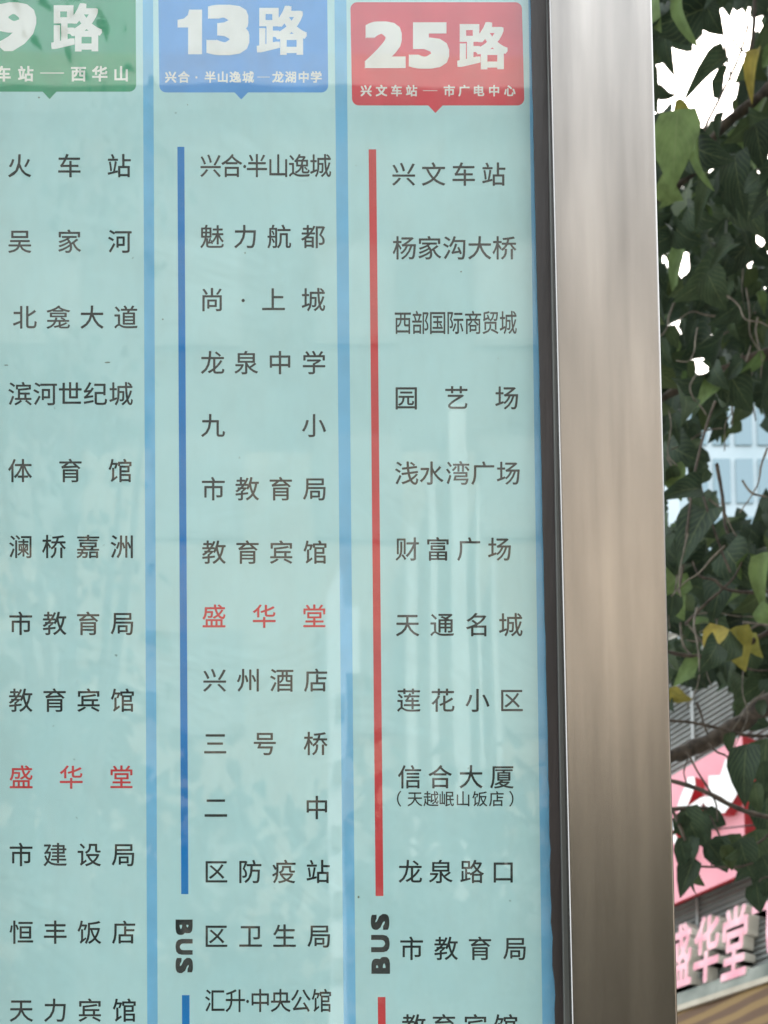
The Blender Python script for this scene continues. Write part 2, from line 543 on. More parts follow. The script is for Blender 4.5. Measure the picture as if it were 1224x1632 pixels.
def badge(xl, xr, yt, yb, dxl, dxr, xa, wa, tip, material):
    """speech-bubble plate: rounded corners, small point underneath; dxl/dxr = how far the sides drift over its height"""
    r = 11.0
    P = []

    def corner(cx, cy, a0, a1, dx):
        for i in range(7):
            a = math.radians(a0 + (a1 - a0) * i / 6)
            P.append((cx + dx + r * math.cos(a), cy + r * math.sin(a)))
    corner(xl + r, yt + r, 180, 270, 0)
    corner(xr - r, yt + r, 270, 360, 0)
    corner(xr - r, yb - r, 0, 90, dxr)
    P.extend([(xa + wa, yb), (xa, tip), (xa - wa, yb)])
    corner(xl + r, yb - r, 90, 180, dxl)
    V = [at(x, y, -3e-5) for x, y in P]
    return mesh('route_badge', V, [tuple(range(len(V)))], material, sheet)


badge(-59, 216, -52, 146, 0, 1, 79, 11, 158, M['badge_green'])
badge(252, 521, -50, 147.3, 2, 2, 384.5, 10.5, 158.5, M['badge_blue'])
badge(558.5, 832, 3.5, 168, 2.5, 3.5, 694, 11.5, 180, M['badge_red'])

YN = -6e-5
fit_glyph('route_number', '9', (-14, 3.5, 58, 82), M['white'], sheet, YN, 0.042)
fit_glyph('route_number', '路', (81.5, 5, 163, 82), M['white'], sheet, YN, 0.029)
one = ([(0.0, 0.60, 0), (0.0, 0.77, 0), (0.26, 0.80, 0), (0.42, 0.88, 0), (0.47, 1.0, 0), (1.0, 1.0, 0), (1.0, 0, 0), (0.43, 0, 0), (0.43, 0.60, 0)], [tuple(range(9))])
fit_glyph('route_number', '1', (283, 15.3, 322, 86.5), M['white'], sheet, YN, 0, poly=one)
fit_glyph('route_number', '3', (329, 7.5, 397.5, 88), M['white'], sheet, YN, 0.052)
fit_glyph('route_number', '路', (409, 9, 489.5, 87.5), M['white'], sheet, YN, 0.029)
fit_glyph('route_number', '2', (581, 34, 646.5, 108.5), M['white'], sheet, YN, 0.052)
fit_glyph('route_number', '5', (651.5, 35.5, 716, 109.5), M['white'], sheet, YN, 0.052)
fit_glyph('route_number', '路', (728.5, 35, 809.5, 110.5), M['white'], sheet, YN, 0.029)


def sub(items, y, em, dash, dil=0.028):
    a, c, yy, h = dash
    text_row('terminus_name', [i for i in items if i[1] < a], y, em, M['white'], sheet, YN, 1.0, dil)
    text_row('terminus_name', [i for i in items if i[1] > a], y, em, M['white'], sheet, YN, 1.0, dil)
    mesh('dash_mark', [at(a, yy, YN), at(c, yy, YN), at(c, yy + h, YN), at(a, yy + h, YN)], [(0, 1, 2, 3)], M['white'], sheet)


sub([('火', -33), ('车', 5), ('站', 41), ('西', 125), ('华', 159), ('山', 193)], 117.5, 25.5, (64, 102, 115.6, 1.6))
sub([('兴', 272), ('合', 293), ('·', 313), ('半', 335), ('山', 355), ('逸', 375), ('城', 395.5), ('龙', 443), ('湖', 463), ('中', 484), ('学', 504)], 122.7, 18.7, (410, 430, 122.3, 1.0))
sub([('兴', 583.5), ('文', 608), ('车', 632), ('站', 656), ('市', 716), ('广', 739.5), ('电', 763.5), ('中', 787.5), ('心', 812.5)], 144.5, 18.7, (674, 697, 144, 1.0))

K, RED = M['ink'], M['ink_red']
ROWS = [
    # column of route 9
    ('火车站', (31.3, 110.5, 190), 264, K), ('吴家河', (31.5, 111, 191), 384.5, K),
    ('北龛大道', (39.5, 93, 146.6, 200.6), 505.5, K), ('滨河世纪城', (32, 72, 112, 152, 193), 627.5, K),
    ('体育馆', (32, 112.3, 191.3), 750, K), ('澜桥嘉洲', (32.3, 86, 140, 194), 871, K),
    ('市教育局', (33, 87, 140.5, 194.3), 993.5, K), ('教育宾馆', (33, 87, 141, 195), 1116, K),
    ('盛华堂', (33.6, 113.4, 193.6), 1238.5, RED), ('市建设局', (33.6, 87.8, 142.3, 196), 1362, K),
    ('恒丰饭店', (34, 88, 142.5, 197), 1485.7, K), ('天力宾馆', (34, 87.5, 143, 198), 1610, K),
    # column of route 13
    ('魅力航都', (338, 390.6, 445, 499), 377, K), ('尚·上城', (338, 387.5, 436, 499.5), 477.5, K),
    ('龙泉中学', (338.8, 392.5, 446.3, 500.5), 578, K), ('九小', (339.5, 500.5), 678, K),
    ('市教育局', (340, 394, 447.5, 501), 779, K), ('教育宾馆', (341, 394.5, 448, 502), 880, K),
    ('盛华堂', (341, 421, 501), 982, RED), ('兴州酒店', (342, 395, 449, 503), 1084, K),
    ('三号桥', (343, 422, 503), 1185, K), ('二中', (344, 505), 1287, K),
    ('区防疫站', (345, 399, 452.5, 507), 1389, K), ('区卫生局', (345, 399.4, 453.5, 508), 1491.7, K),
    # column of route 25
    ('兴文车站', (643.3, 691, 739, 787), 277.5, K), ('杨家沟大桥', (644.4, 685, 724, 764.5, 804), 395, K),
    ('园艺场', (647.5, 727.3, 807.5), 634, K), ('浅水湾广场', (648, 688, 729.5, 769.5, 810), 754, K),
    ('财富广场', (649, 698, 747, 796), 875, K), ('天通名城', (649.6, 704.7, 759, 814), 995.6, K),
    ('莲花小区', (651.5, 706, 761, 816), 1116, K), ('信合大厦', (652.7, 701.5, 750.7, 800), 1238, K),
    ('龙泉路口', (654, 702.5, 752.5, 802), 1389, K), ('市教育局', (656, 711, 765, 820), 1511.5, K),
    ('教育宾馆', (659.5, 707.5, 757.5, 806), 1635, K),
]
for chars, xs, y, mt in ROWS:
    text_row('station_name', list(zip(chars, xs)), y, 39.8, mt, sheet, -4.5e-5)
text_row('station_name', [('兴', 335.6), ('合', 369.4), ('·', 390), ('半', 409.5), ('山', 443.5), ('逸', 477), ('城', 511)], 264, 39.5, K, sheet, -4.5e-5, 0.9)
text_row('station_name', [('汇', 342.4), ('升', 375), ('·', 394.6), ('中', 414.7), ('央', 447.4), ('公', 479.5), ('馆', 512.3)], 1594.6, 39.5, K, sheet, -4.5e-5, 0.85)
text_row('station_name', [('西', 642), ('部', 670), ('国', 697.5), ('际', 725.8), ('商', 754), ('贸', 781.6), ('城', 810)], 514, 39.5, K, sheet, -4.5e-5, 0.73)
text_row('station_name', [('（', 636), ('天', 661.4), ('越', 687), ('岷', 712), ('山', 738), ('饭', 764.7), ('店', 791), ('）', 815)], 1273, 26, K, sheet, -4.5e-5, 0.97)

for ch, bx in (('B', (279.8, 1465.5, 307, 1490)), ('U', (279.8, 1496.5, 307, 1521.5)), ('S', (279.8, 1526.5, 307.5, 1551))):
    fit_glyph('bus_lettering', ch, bx, K, sheet, -4e-5, 0.05, 1)
for ch, bx in (('B', (592, 1525, 621.5, 1552)), ('U', (591.5, 1490, 621, 1517.5)), ('S', (591, 1456.5, 620.5, 1482))):
    fit_glyph('bus_lettering', ch, bx, K, sheet, -4e-5, 0.05, -1)


def blot(x, y, rx, ry, n=9):
    V = [at(x + rx * random.uniform(.7, 1.2) * math.cos(a * 2 * math.pi / n), y + ry * random.uniform(.7, 1.2) * math.sin(a * 2 * math.pi / n), -6e-5) for a in range(n)]
    mesh('dirt_crease_mark', V, [tuple(range(n))], M['dirt_crease'], sheet)


for s_ in ((171, 577.5, 6, 1.0), (10, 582, 4, .8), (62, 155.5, 2, 1.7), (259.5, 509, 1.4, 1.4), (390.5, 403, 1, 2), (571.5, 1429.5, 2, 2.2), (735, 433, 1.6, 1.4), (299, 167, .9, .9)):  # long thin ones paint the dark of paper creases, the rest are dirt
    blot(*s_)

# ------------------------------------------------------------------ the shop opposite the stop
P0 = dep(1150, 1500, 5.7)
U_ = Vector((0.522, -0.853, 0)).normalized()
N_ = Vector((-0.853, -0.522, 0)).normalized()


def fac(px, py, off=0.0):
    """(s, z) of a pixel on the shop front, off metres proud of it"""
    d = ray(px, py)
    q = P0 + N_ * off
    t = (q - CAM).dot(N_) / d.dot(N_)
    p = CAM + d * t
    return (p - P0).dot(U_), p.z


def wp(s, z, off):
    p = P0 + U_ * s + N_ * off
    return Vector((p.x, p.y, z))


def T(v):
    """box coordinates (s, off, z) to the world"""
    return wp(v.x, v.z, v.y)


clad_m, _ = noisy(mat('weathered grey metal', (0.22, 0.235, 0.23), 0.45, 0.0), (0.20, 0.215, 0.21), (0.31, 0.325, 0.315), 2.5, 8)
stone_m, _ = noisy(mat('stained cement', (0.2, 0.22, 0.2), 0.9), (0.12, 0.14, 0.125), (0.27, 0.29, 0.26), 5, 10, bump=0.5, bscale=50)
trim_m, _ = noisy(mat('pale edging', (0.42, 0.38, 0.30), 0.8), (0.33, 0.3, 0.24), (0.48, 0.44, 0.36), 6, 8)
pink_m, _ = noisy(mat('faded pink sign face', (0.7, 0.28, 0.33), 0.6), (0.64, 0.25, 0.30), (0.71, 0.31, 0.36), 2.5, 7)
red_m, _ = noisy(mat('red sign side and stroke shade', (0.5, 0.03, 0.04), 0.5), (0.42, 0.02, 0.03), (0.56, 0.04, 0.05), 4, 7)
letter_pink, _ = noisy(mat('pink letter face', (0.62, 0.2, 0.27), 0.5), (0.68, 0.27, 0.34), (0.80, 0.48, 0.53), 9, 6)
letter_white, _ = noisy(mat('cream letter side', (0.86, 0.82, 0.74), 0.6), (0.80, 0.76, 0.69), (0.88, 0.86, 0.8), 5, 6)
sign_white = mat('white letter', (0.85, 0.84, 0.82), 0.5)
glassd = mat('dark shop glass', (0.03, 0.04, 0.045), 0.08, 0, 0.6)
wall_m, _ = noisy(mat('shop wall', (0.4, 0.36, 0.3), 0.9), (0.33, 0.3, 0.25), (0.45, 0.41, 0.35), 3, 8, bump=0.3)

shop = empty('shop_building', 'grey louvre clad shop front rising behind the tree, mossy ledge below', 'building')
s_far, s_near = -7.5, 7.6
z_led = fac(1200, 1553)[1]
z_led0 = fac(1200, 1577)[1]
z_top = fac(1130, 1040)[1]
b = MB(); b.box(s_far, s_near, -5.0, -0.05, 0, z_top, T=T); b.build('wall', wall_m, shop)
# ribbed cladding: each rib a tilted slat with a shadow gap below it
b = MB()
pitch = 0.030
k = 0
z = z_led
while z + pitch < z_top:
    for a, c in (((z, .001), (z, .024)), ((z, .024), (z + pitch * .8, .006)), ((z + pitch * .8, .006), (z + pitch * .8, .001)), ((z + pitch * .8, .001), (z + pitch, .001))):
        b.quad(wp(s_far, a[0], a[1]), wp(s_near, a[0], a[1]), wp(s_near, c[0], c[1]), wp(s_far, c[0], c[1]))
    z += pitch
tag(b.build('cladding', clad_m, shop), kind='stuff')
b = MB()
for s in [s_far + i * 1.05 for i in range(14)]:
    b.box(s, s + 0.02, -0.01, 0.027, z_led + .002, z_top, T=T)
b.build('cladding_joint', clad_m, shop)
b = MB(); b.box(s_far, s_near, -0.04, 0.10, z_led0, z_led, T=T); bevel(b.build('ledge', stone_m, shop), 0.01)
b = MB(); b.box(s_far, s_near, -0.04, 0.125, z_led0 - 0.03, z_led0 - 0.001, T=T); b.build('ledge_edging', trim_m, shop)
b = MB(); b.box(s_far, s_near, -5.1, 0.06, z_top + .001, z_top + 0.12, T=T); b.build('roof_edge', stone_m, shop)
for i in range(4):
    s0 = s_far + 0.5 + i * 2.8
    f_ = MB(); f_.box(s0, s0 + 2.2, -0.05, 0.0, 0.1, 2.3, T=T); fo = f_.build('window', trim_m, shop)
    g_ = MB(); g_.box(s0 + .08, s0 + 2.12, -0.04, 0.006, 0.18, 2.22, T=T); g_.build('pane', glassd, fo)

# striped awning hanging below the ledge
aw_m = mat('striped awning cloth', (0.3, 0.18, 0.06), 0.8)
p = aw_m.node_tree.nodes['Principled BSDF']
tc = nd(aw_m, 'ShaderNodeTexCoord')
wv = nd(aw_m, 'ShaderNodeTexWave', wave_type='BANDS', bands_direction='DIAGONAL'); wv.inputs['Scale'].default_value = 3.2; wv.inputs['Distortion'].default_value = 1.6; wv.inputs['Detail'].default_value = 3
lk(aw_m, tc.outputs['Object'], wv.inputs['Vector'])
r = nd(aw_m, 'ShaderNodeValToRGB')
r.color_ramp.elements[0].position = 0.3; r.color_ramp.elements[0].color = (0.085, 0.045, 0.02, 1)
r.color_ramp.elements[1].position = 0.75; r.color_ramp.elements[1].color = (0.17, 0.105, 0.035, 1)
lk(aw_m, wv.outputs['Fac'], r.inputs[0]); lk(aw_m, r.outputs[0], p.inputs['Base Color'])
aw = empty('awning', 'brown and yellow striped awning below the mossy ledge of the shop', 'awning')
b = MB()
za = z_led0 - 0.032
nseg = 60
for i in range(nseg):
    sa, sb = s_far + (s_near - s_far) * i / nseg, s_far + (s_near - s_far) * (i + 1) / nseg
    oa = 0.008 * (i % 2)
    ob = 0.008 * ((i + 1) % 2)
    b.quad(wp(sa, za, 0.10 + oa), wp(sb, za, 0.10 + ob), wp(sb, za - 0.55, 0.42 + ob), wp(sa, za - 0.55, 0.42 + oa))
b.build('awning_cloth', aw_m, aw)
b = MB(); b.tube([wp(s_far, za - .555, .43), wp(s_near, za - .555, .43)], [.02, .02]); b.build('rail', M['trim'], aw)

# pink box sign
SO = 0.16
bs = empty('box_sign', 'faded pink box sign with red side and white brush strokes on the louvred wall', 'sign')
s1, zb1 = fac(1189, 1391, SO)
_, zt1 = fac(1189, 1168, SO)
s0_ = s1 - 1.9
b = MB(); b.box(s0_, s1, 0.03, SO - .004, zb1, zt1, T=T)
for i in (0, 1):
    b.v[i] = b.v[i] + Vector((0, 0, .05))      # the back of the box is cut higher
b.build('sign_box', red_m, bs)
b = MB(); b.box(s0_ + .004, s1 - .004, SO - .003, SO, zb1 + .004, zt1 - .004, T=T); b.build('sign_face', pink_m, bs)


def stroke(name, pts, off, th, mface, mside, parent):
    """a brush stroke cut from thick board: outline in zoomed pixels, th metres deep"""
    P = [fac(x, y, off + th) for x, y in pts]
    n = len(P)
    V = [wp(s, z, off + th) for s, z in P] + [wp(s, z, off) for s, z in P]
    f = [tuple(range(n)), tuple(range(2 * n - 1, n - 1, -1))] + [(i, (i + 1) % n, n + (i + 1) % n, n + i) for i in range(n)]
    return mesh(name, V, f, parent=parent, mats=[mface, mside], fm=[0, 0] + [1] * n)


def zz(L):
    return [(1064 + x / 5.83, 1140 + y / 5.83) for x, y in L]


for L in ([(190, 575), (250, 570), (258, 650), (215, 760), (180, 850), (90, 850), (120, 760), (160, 660)],
          [(540, 405), (600, 425), (618, 585), (665, 650), (640, 740), (590, 820), (530, 905), (470, 910), (440, 860), (385, 880), (330, 810), (385, 745), (380, 562), (490, 558)],
          [(205, 835), (300, 770), (375, 745), (325, 812), (300, 880), (350, 960), (410, 1035), (350, 1040), (270, 960), (200, 900), (150, 960), (60, 1060), (-60, 1130), (40, 980), (110, 890)],
          [(60, 1090), (105, 1160), (150, 1280), (150, 1360), (115, 1340), (70, 1220), (40, 1150)]):
    stroke('brush_stroke', zz(L), SO + .0005, 0.07, sign_white, red_m, bs)  # red edges put the side shadow of the white strokes into colour

# raised shop letters
ls = empty('shop_lettering', 'raised pink brush letters with cream sides on the grey louvres below the pink sign', 'sign')


def letter(ch, x0, x1, yt, yb, lean=0.0, dil=0.022, off=0.02, th=0.085):
    V, f = glyph(ch, 0)
    a0, a1, b0, b1 = bbox(V)
    sL, _ = fac(x0, (yt + yb) / 2, off + th)
    sR, _ = fac(x1, (yt + yb) / 2, off + th)
    xm = (x0 + x1) / 2
    _, zT = fac(xm, yt, off + th)
    _, zBm = fac(xm, yb, off + th)
    offs = [(dil * math.cos(a * math.pi / 3), dil * math.sin(a * math.pi / 3)) for a in range(6)] + [(0, 0)]
    edges = {}
    for q in f:
        for i in range(len(q)):
            e = (q[i], q[(i + 1) % len(q)])
            key = tuple(sorted(e))
            edges[key] = None if key in edges else e
    rim = [e for e in edges.values() if e]
    VV, FF, fm = [], [], []
    for k, (ox, oy) in enumerate(offs):
        n = len(VV)
        t = off + th + k * 0.0003
        for o_ in (t, off):
            for x, y, _ in V:
                yy = (y + oy - b0) / (b1 - b0)
                xx = (x + ox * 1.6 - a0) / (a1 - a0)
                VV.append(wp(sL + (sR - sL) * xx + lean * (yy - .5), zBm + (zT - zBm) * yy, o_))
        m_ = len(V)
        for q in f:
            FF.append(tuple(n + i for i in q)); fm.append(0)
        for a, c in rim:
            FF.append((n + a, n + c, n + m_ + c, n + m_ + a)); fm.append(1)
    o = mesh('letter', VV, FF, parent=ls, mats=[letter_pink, letter_white], fm=fm)
    return o


letter('盛', 1064, 1101, 1476, 1572, 0.02)
letter('华', 1107, 1145, 1461, 1563, 0.03)
letter('堂', 1152, 1190, 1447, 1556, 0.03)
letter('飞', 1197, 1240, 1440, 1528, 0.03)

# ------------------------------------------------------------------ distant glass tower
tower = empty('office_tower', 'pale blue glass office tower far behind the leaves', 'building')
twm, _ = noisy(mat('pale cladding', (0.3, 0.37, 0.4), 0.5), (0.27, 0.345, 0.375), (0.33, 0.40, 0.43), 0.3, 5)
twg = mat('pale blue glass', (0.12, 0.2, 0.235), 0.1, 0.0, 0.8)
pa, pb = dep(1078, 600, 45), dep(1420, 600, 45)
b = MB(); b.box(pa.x, pb.x, pa.y, pa.y + 14, -0.1, pa.z); b.build('wall', twm, tower)
b = MB()
x = pa.x + .5
while x < pb.x - 1.2:
    z = 3
    while z < pa.z - 2:
        b.box(x, x + .72, pa.y - .06, pa.y - .02, z, z + 1.9)
        z += 2.5
    x += .95
tag(b.build('window_glass', twg, tower), kind='stuff')
b = MB(); b.box(pa.x + 2, pb.x - 3, pa.y + 3, pa.y + 9, pa.z + .01, pa.z + 2.5); b.build('roof_house', twm, tower)

# ------------------------------------------------------------------ across the road, behind the camera (seen in the glass and the steel)
beige, _ = noisy(mat('beige render', (0.5, 0.42, 0.32), 0.85), (0.46, 0.37, 0.27), (0.56, 0.46, 0.35), 0.35, 8)
greyr, _ = noisy(mat('grey render', (0.3, 0.27, 0.23), 0.85), (0.15, 0.135, 0.115), (0.21, 0.19, 0.16), 0.35, 8)
framem = mat('dull window frame', (0.3, 0.27, 0.23), 0.7)
cream = mat('pale tiles', (0.74, 0.72, 0.66), 0.6)
winm = mat('curtained window', (0.3, 0.28, 0.24), 0.4, 0, 0.4)
BY = -15.0
blk = empty('apartment_block', 'beige apartment block across the road, reflected in the glass and the steel', 'building')
zt = mirror(232, 128, BY).z
zmid = mirror(980, 720, BY).z
b = MB(); b.box(-16, 26, BY - 9, BY, -0.1, zmid); b.build('wall', beige, blk)
b = MB(); b.box(-16, 26, BY - 9, BY, zmid + .002, zt - .502); b.build('upper_wall', greyr, blk)  # unseen storeys toned darker to dim the upper reflection in the steel
b = MB(); b.box(-16.2, 26.2, BY - 9.2, BY + .35, zt - .5, zt); b.build('parapet', cream, blk)
fl = 0
wmesh = None
z = 4.2
while z + 1.9 < zt:
    for i in range(17):
        x = -15 + i * 2.4
        if wmesh is None:
            q = MB(); q.box(0, 1.3, 0, .05, 0, 1.6, 0); q.box(.08, 1.22, .051, .06, .08, 1.52, 1)
            o = q.build('window', [framem, winm], blk); wmesh = o.data
        else:
            o = link('window', wmesh, blk)
        o.location = (x, BY + .002, z)
    z += 3.0
for a, c, top in ((648, 660, 880), (678, 690, 800), (712, 736, 690), (752, 758, 810), (780, 790, 930)):
    x0, x1 = mirror(a, 1000, BY).x, mirror(c, 1000, BY).x
    b = MB(); b.box(x0, x1, BY + .003, BY + .5, 3.6, mirror(700, top, BY).z); b.build('pilaster', cream, blk)
# a slim white stair tower standing nearer, with a sloping top
st = empty('stair_tower', 'slim white stair tower across the road, its reflection a pale stripe in the glass', 'building')
TY = -9.9
whitew = mat('white painted wall', (0.92, 0.92, 0.91), 0.6)
a_, c_ = mirror(521, 1000, TY), mirror(572, 1000, TY)
zl, zh = mirror(521, 955, TY).z, mirror(560, 900, TY).z
c2 = mirror(548, 1000, TY)
V = [(a_.x, TY, 0), (c2.x, TY, 0), (c2.x, TY, zh), (a_.x, TY, zl)]
V += [(x, y - 1.6, z) for x, y, z in V]
mesh('wall', V, [(0, 1, 2, 3), (7, 6, 5, 4), (0, 3, 7, 4), (1, 5, 6, 2), (3, 2, 6, 7), (0, 4, 5, 1)], whitew, st)
b = MB(); b.box(c2.x + .002, c_.x, TY - 1.5, TY, mirror(560, 1072, TY).z, mirror(560, 968, TY).z); b.build('landing', whitew, st)
for k in range(5):
    y_ = 1110 + k * 105
    za_, zb_ = mirror(540, y_ + 36, TY).z, mirror(540, y_, TY).z
    x0 = mirror(532, y_, TY).x
    b = MB(); b.box(x0, c2.x - .02, TY + .003, TY + .05, za_, zb_); b.build('window', winm, st)

# ------------------------------------------------------------------ leaves
def leaf_mesh(wid, fold, curl, bend, name='leaf', ser=0.04, nl=8):
    """heart-based leaf with a drawn-out tip: length 1 along +Y, 2 x nl quads each side of the midrib"""
    V, f, uv = [], [], []
    for i in range(nl + 1):
        t = i / nl
        wv_ = (math.sin(math.pi * min(1, t ** 0.62)) ** 0.85) * wid * (1 - 0.25 * t) if 0 < t < 1 else 0.004
        if i % 2:
            wv_ *= 1 + ser
        y = t + (-0.05 if i == 1 else 0)
        zc = curl * math.sin(t * math.pi) - bend * t * t
        for k in (-1, -0.5, 0, 0.5, 1):
            V.append((k * wv_, y - abs(k) * 0.05 * (1 - t), zc + abs(k) * wv_ * fold + (0.02 * math.sin(9 * t) * k)))
            uv.append((0.5 + k / 2, t))
    for i in range(nl):
        for k in range(4):
            a = i * 5 + k
            f.append((a, a + 1, a + 6, a + 5))
    return V, f, uv


def leaf_data(V, f, uv, mt):
    m = bpy.data.meshes.new('leaf')
    m.from_pydata(V, [], f)
    l = m.uv_layers.new()
    for p_ in m.polygons:
        for li in p_.loop_indices:
            l.data[li].uv = uv[m.loops[li].vertex_index]
    m.polygons.foreach_set('use_smooth', [True] * len(m.polygons))
    m.materials.append(mt)
    return m


SH = [leaf_mesh(0.36, 0.40, 0.10, 0.28), leaf_mesh(0.40, 0.25, 0.04, 0.42), leaf_mesh(0.30, 0.6, 0.12, 0.2), leaf_mesh(0.37, 0.45, -0.08, 0.5), leaf_mesh(0.42, 0.3, 0.14, 0.15), leaf_mesh(0.22, 0.7, 0.1, 0.2), leaf_mesh(0.40, 0.06, 0.02, 0.1, nl=12)]
LD = {k: [leaf_data(*s, M[k]) for s in SH] for k in ('leaf', 'leaf_light', 'leaf_yellow')}

tree = empty('street_tree', 'broad leaved tree with heart shaped leaves right beside the steel post', 'tree')


def leaf_matrix(A, B, roll, width=1.0):
    y = (B - A)
    L = y.length
    y.normalize()
    v = (CAM - A).normalized()
    zx = (v - y * v.dot(y)).normalized()
    zx = Matrix.Rotation(roll, 3, y) @ zx
    x = y.cross(zx)
    return Matrix(((x.x * L * width, y.x * L, zx.x * L, A.x), (x.y * L * width, y.y * L, zx.y * L, A.y), (x.z * L * width, y.z * L, zx.z * L, A.z), (0, 0, 0, 1)))


nleaf = 0


def put_leaf(ax, ay, bx, by, D, kind='leaf', shape=None, roll=None, tip=0.0, width=1.0):
    global nleaf
    A, B = dep(ax, ay, D), dep(bx, by, D + tip)
    o = link('leaf', LD[kind][random.randrange(5) if shape is None else shape], tree)
    o.matrix_world = leaf_matrix(A, B, random.uniform(-.9, .9) if roll is None else roll, width)
    nleaf += 1
    return o


def inside(x, y, poly):
    c = False
    j = len(poly) - 1
    for i in range(len(poly)):
        if (poly[i][1] > y) != (poly[j][1] > y) and x < (poly[j][0] - poly[i][0]) * (y - poly[i][1]) / (poly[j][1] - poly[i][1]) + poly[i][0]:
            c = not c
        j = i
    return c


HOLES = [[(1046, 92), (1066, 70), (1085, 72), (1110, 50), (1140, 8), (1196, 12), (1200, 60), (1184, 90), (1166, 150), (1150, 212), (1128, 214), (1085, 190), (1046, 172)],
         [(1128, 775), (1150, 735), (1180, 755), (1168, 705), (1195, 662), (1224, 655), (1230, 740), (1202, 700), (1196, 762), (1226, 780), (1226, 815), (1190, 800), (1160, 802)],
         [(1092, 1176), (1098, 1128), (1135, 1098), (1158, 1120), (1152, 1165)],
         [(1098, 560), (1120, 555), (1122, 590), (1100, 600)],
         [(1052, 420), (1075, 405), (1100, 425), (1088, 445)]]


def blocked(*pts):
    return any(inside(x, y, h) for x, y in pts for h in HOLES)


# leaves that can be singled out in the photograph: base px, tip px, distance, kind, shape, roll, width
for a in (
        (1080, 180, 1071, 297, 1.95, 'leaf_light', 6, 0.1, 1.0),
        (1088, -20, 1100, 76, 2.0, 'leaf_light', 5, 0.9, 0.9),
        (1128, 12, 1150, 58, 2.3, 'leaf', 0, 0.3, 1.2),
        (1156, 92, 1091, 149, 2.2, 'leaf', 2, 0.5, 0.75),
        (1060, 55, 1069, 118, 2.2, 'leaf', 0, 0.4, 0.8),
        (1048, 135, 1078, 157, 2.2, 'leaf', 2, 0.6, 0.8),
        (1078, 161, 1104, 185, 2.2, 'leaf_yellow', 2, 0.3, 0.9),
        (1206, 82, 1194, 158, 2.1, 'leaf_yellow', 2, 0.5, 0.75),
        (1135, 130, 1163, 124, 2.3, 'leaf', 0, 0.3, 1.3),
        (1150, 180, 1140, 222, 2.3, 'leaf', 0, 0.7, 0.9),
        (1115, 212, 1124, 305, 2.05, 'leaf_light', 5, 1.0, 0.7),
        (1172, 250, 1184, 343, 2.1, 'leaf', 0, 0.2, 0.9),
        (1130, 290, 1107, 360, 2.2, 'leaf', 2, 0.3, 0.8),
        (1160, 300, 1172, 350, 2.2, 'leaf', 2, 0.3, 0.8),
        (1128, 436, 1157, 495, 2.1, 'leaf', 4, 0.1, 1.0),
        (1205, 200, 1215, 270, 2.2, 'leaf', 1, 0.1, 1.0),
        (1085, 395, 1060, 455, 2.4, 'leaf_light', 3, 0.9, 0.9),
        (1145, 610, 1110, 645, 2.2, 'leaf_light', 4, 0.7, 1.1),
        (1160, 590, 1195, 655, 2.2, 'leaf', 1, 0.1, 1.1),
        (1150, 1000, 1124, 1050, 2.1, 'leaf_yellow', 4, 0.5, 1.1),
        (1172, 1002, 1182, 1068, 2.15, 'leaf_yellow', 1, 0.2, 1.1),
        (1198, 1010, 1210, 1052, 2.2, 'leaf_yellow', 0, 0.6, 1.0),
        (1078, 942, 1088, 990, 2.2, 'leaf_light', 4, 0.4, 1.0),
        (1115, 1055, 1072, 1085, 2.2, 'leaf_light', 1, 0.4, 1.0),
        (1068, 1098, 1098, 1128, 2.3, 'leaf_yellow', 1, 0.7, 1.0),
        (1216, 885, 1212, 972, 2.1, 'leaf_light', 5, 0.4, 1.0),
        (1190, 1190, 1185, 1284, 2.0, 'leaf', 4, 0.2, 0.75),
        (1204, 1250, 1210, 1300, 2.1, 'leaf', 0, 0.3, 0.9),
        (1163, 1168, 1163, 1203, 2.3, 'leaf', 0, 0.1, 0.9),
        (1122, 1292, 1158, 1318, 2.2, 'leaf', 4, 0.3, 0.9),
        (1092, 1290, 1118, 1350, 2.1, 'leaf', 4, 0.2, 1.0),
        (1112, 1300, 1125, 1360, 2.15, 'leaf', 1, 0.3, 0.9),
        (1100, 1335, 1090, 1400, 2.1, 'leaf', 0, 0.3, 1.0),
        (1105, 1370, 1078, 1425, 2.1, 'leaf', 3, 0.3, 1.0),
        (1095, 1372, 1118, 1418, 2.15, 'leaf', 0, 0.5, 0.9),
        (1140, 1336, 1158, 1392, 2.1, 'leaf', 4, 0.2, 1.0),
        (1162, 1332, 1172, 1392, 2.15, 'leaf', 1, 0.2, 1.0),
        (1180, 1340, 1200, 1402, 2.1, 'leaf', 4, 0.2, 1.0),
        (1205, 1325, 1212, 1390, 2.2, 'leaf', 1, 0.2, 1.0),
        (1222, 1380, 1206, 1440, 2.2, 'leaf', 3, 0.2, 1.0),
        (1206, 1408, 1212, 1456, 2.15, 'leaf', 4, 0.1, 1.0),
        (1222, 1180, 1214, 1262, 2.2, 'leaf', 1, 0.3, 1.0),
        (1224, 1265, 1218, 1345, 2.2, 'leaf', 1, 0.3, 1.0)):
    put_leaf(a[0], a[1], a[2], a[3], a[4], a[5], a[6], a[7], 0.02, a[8])

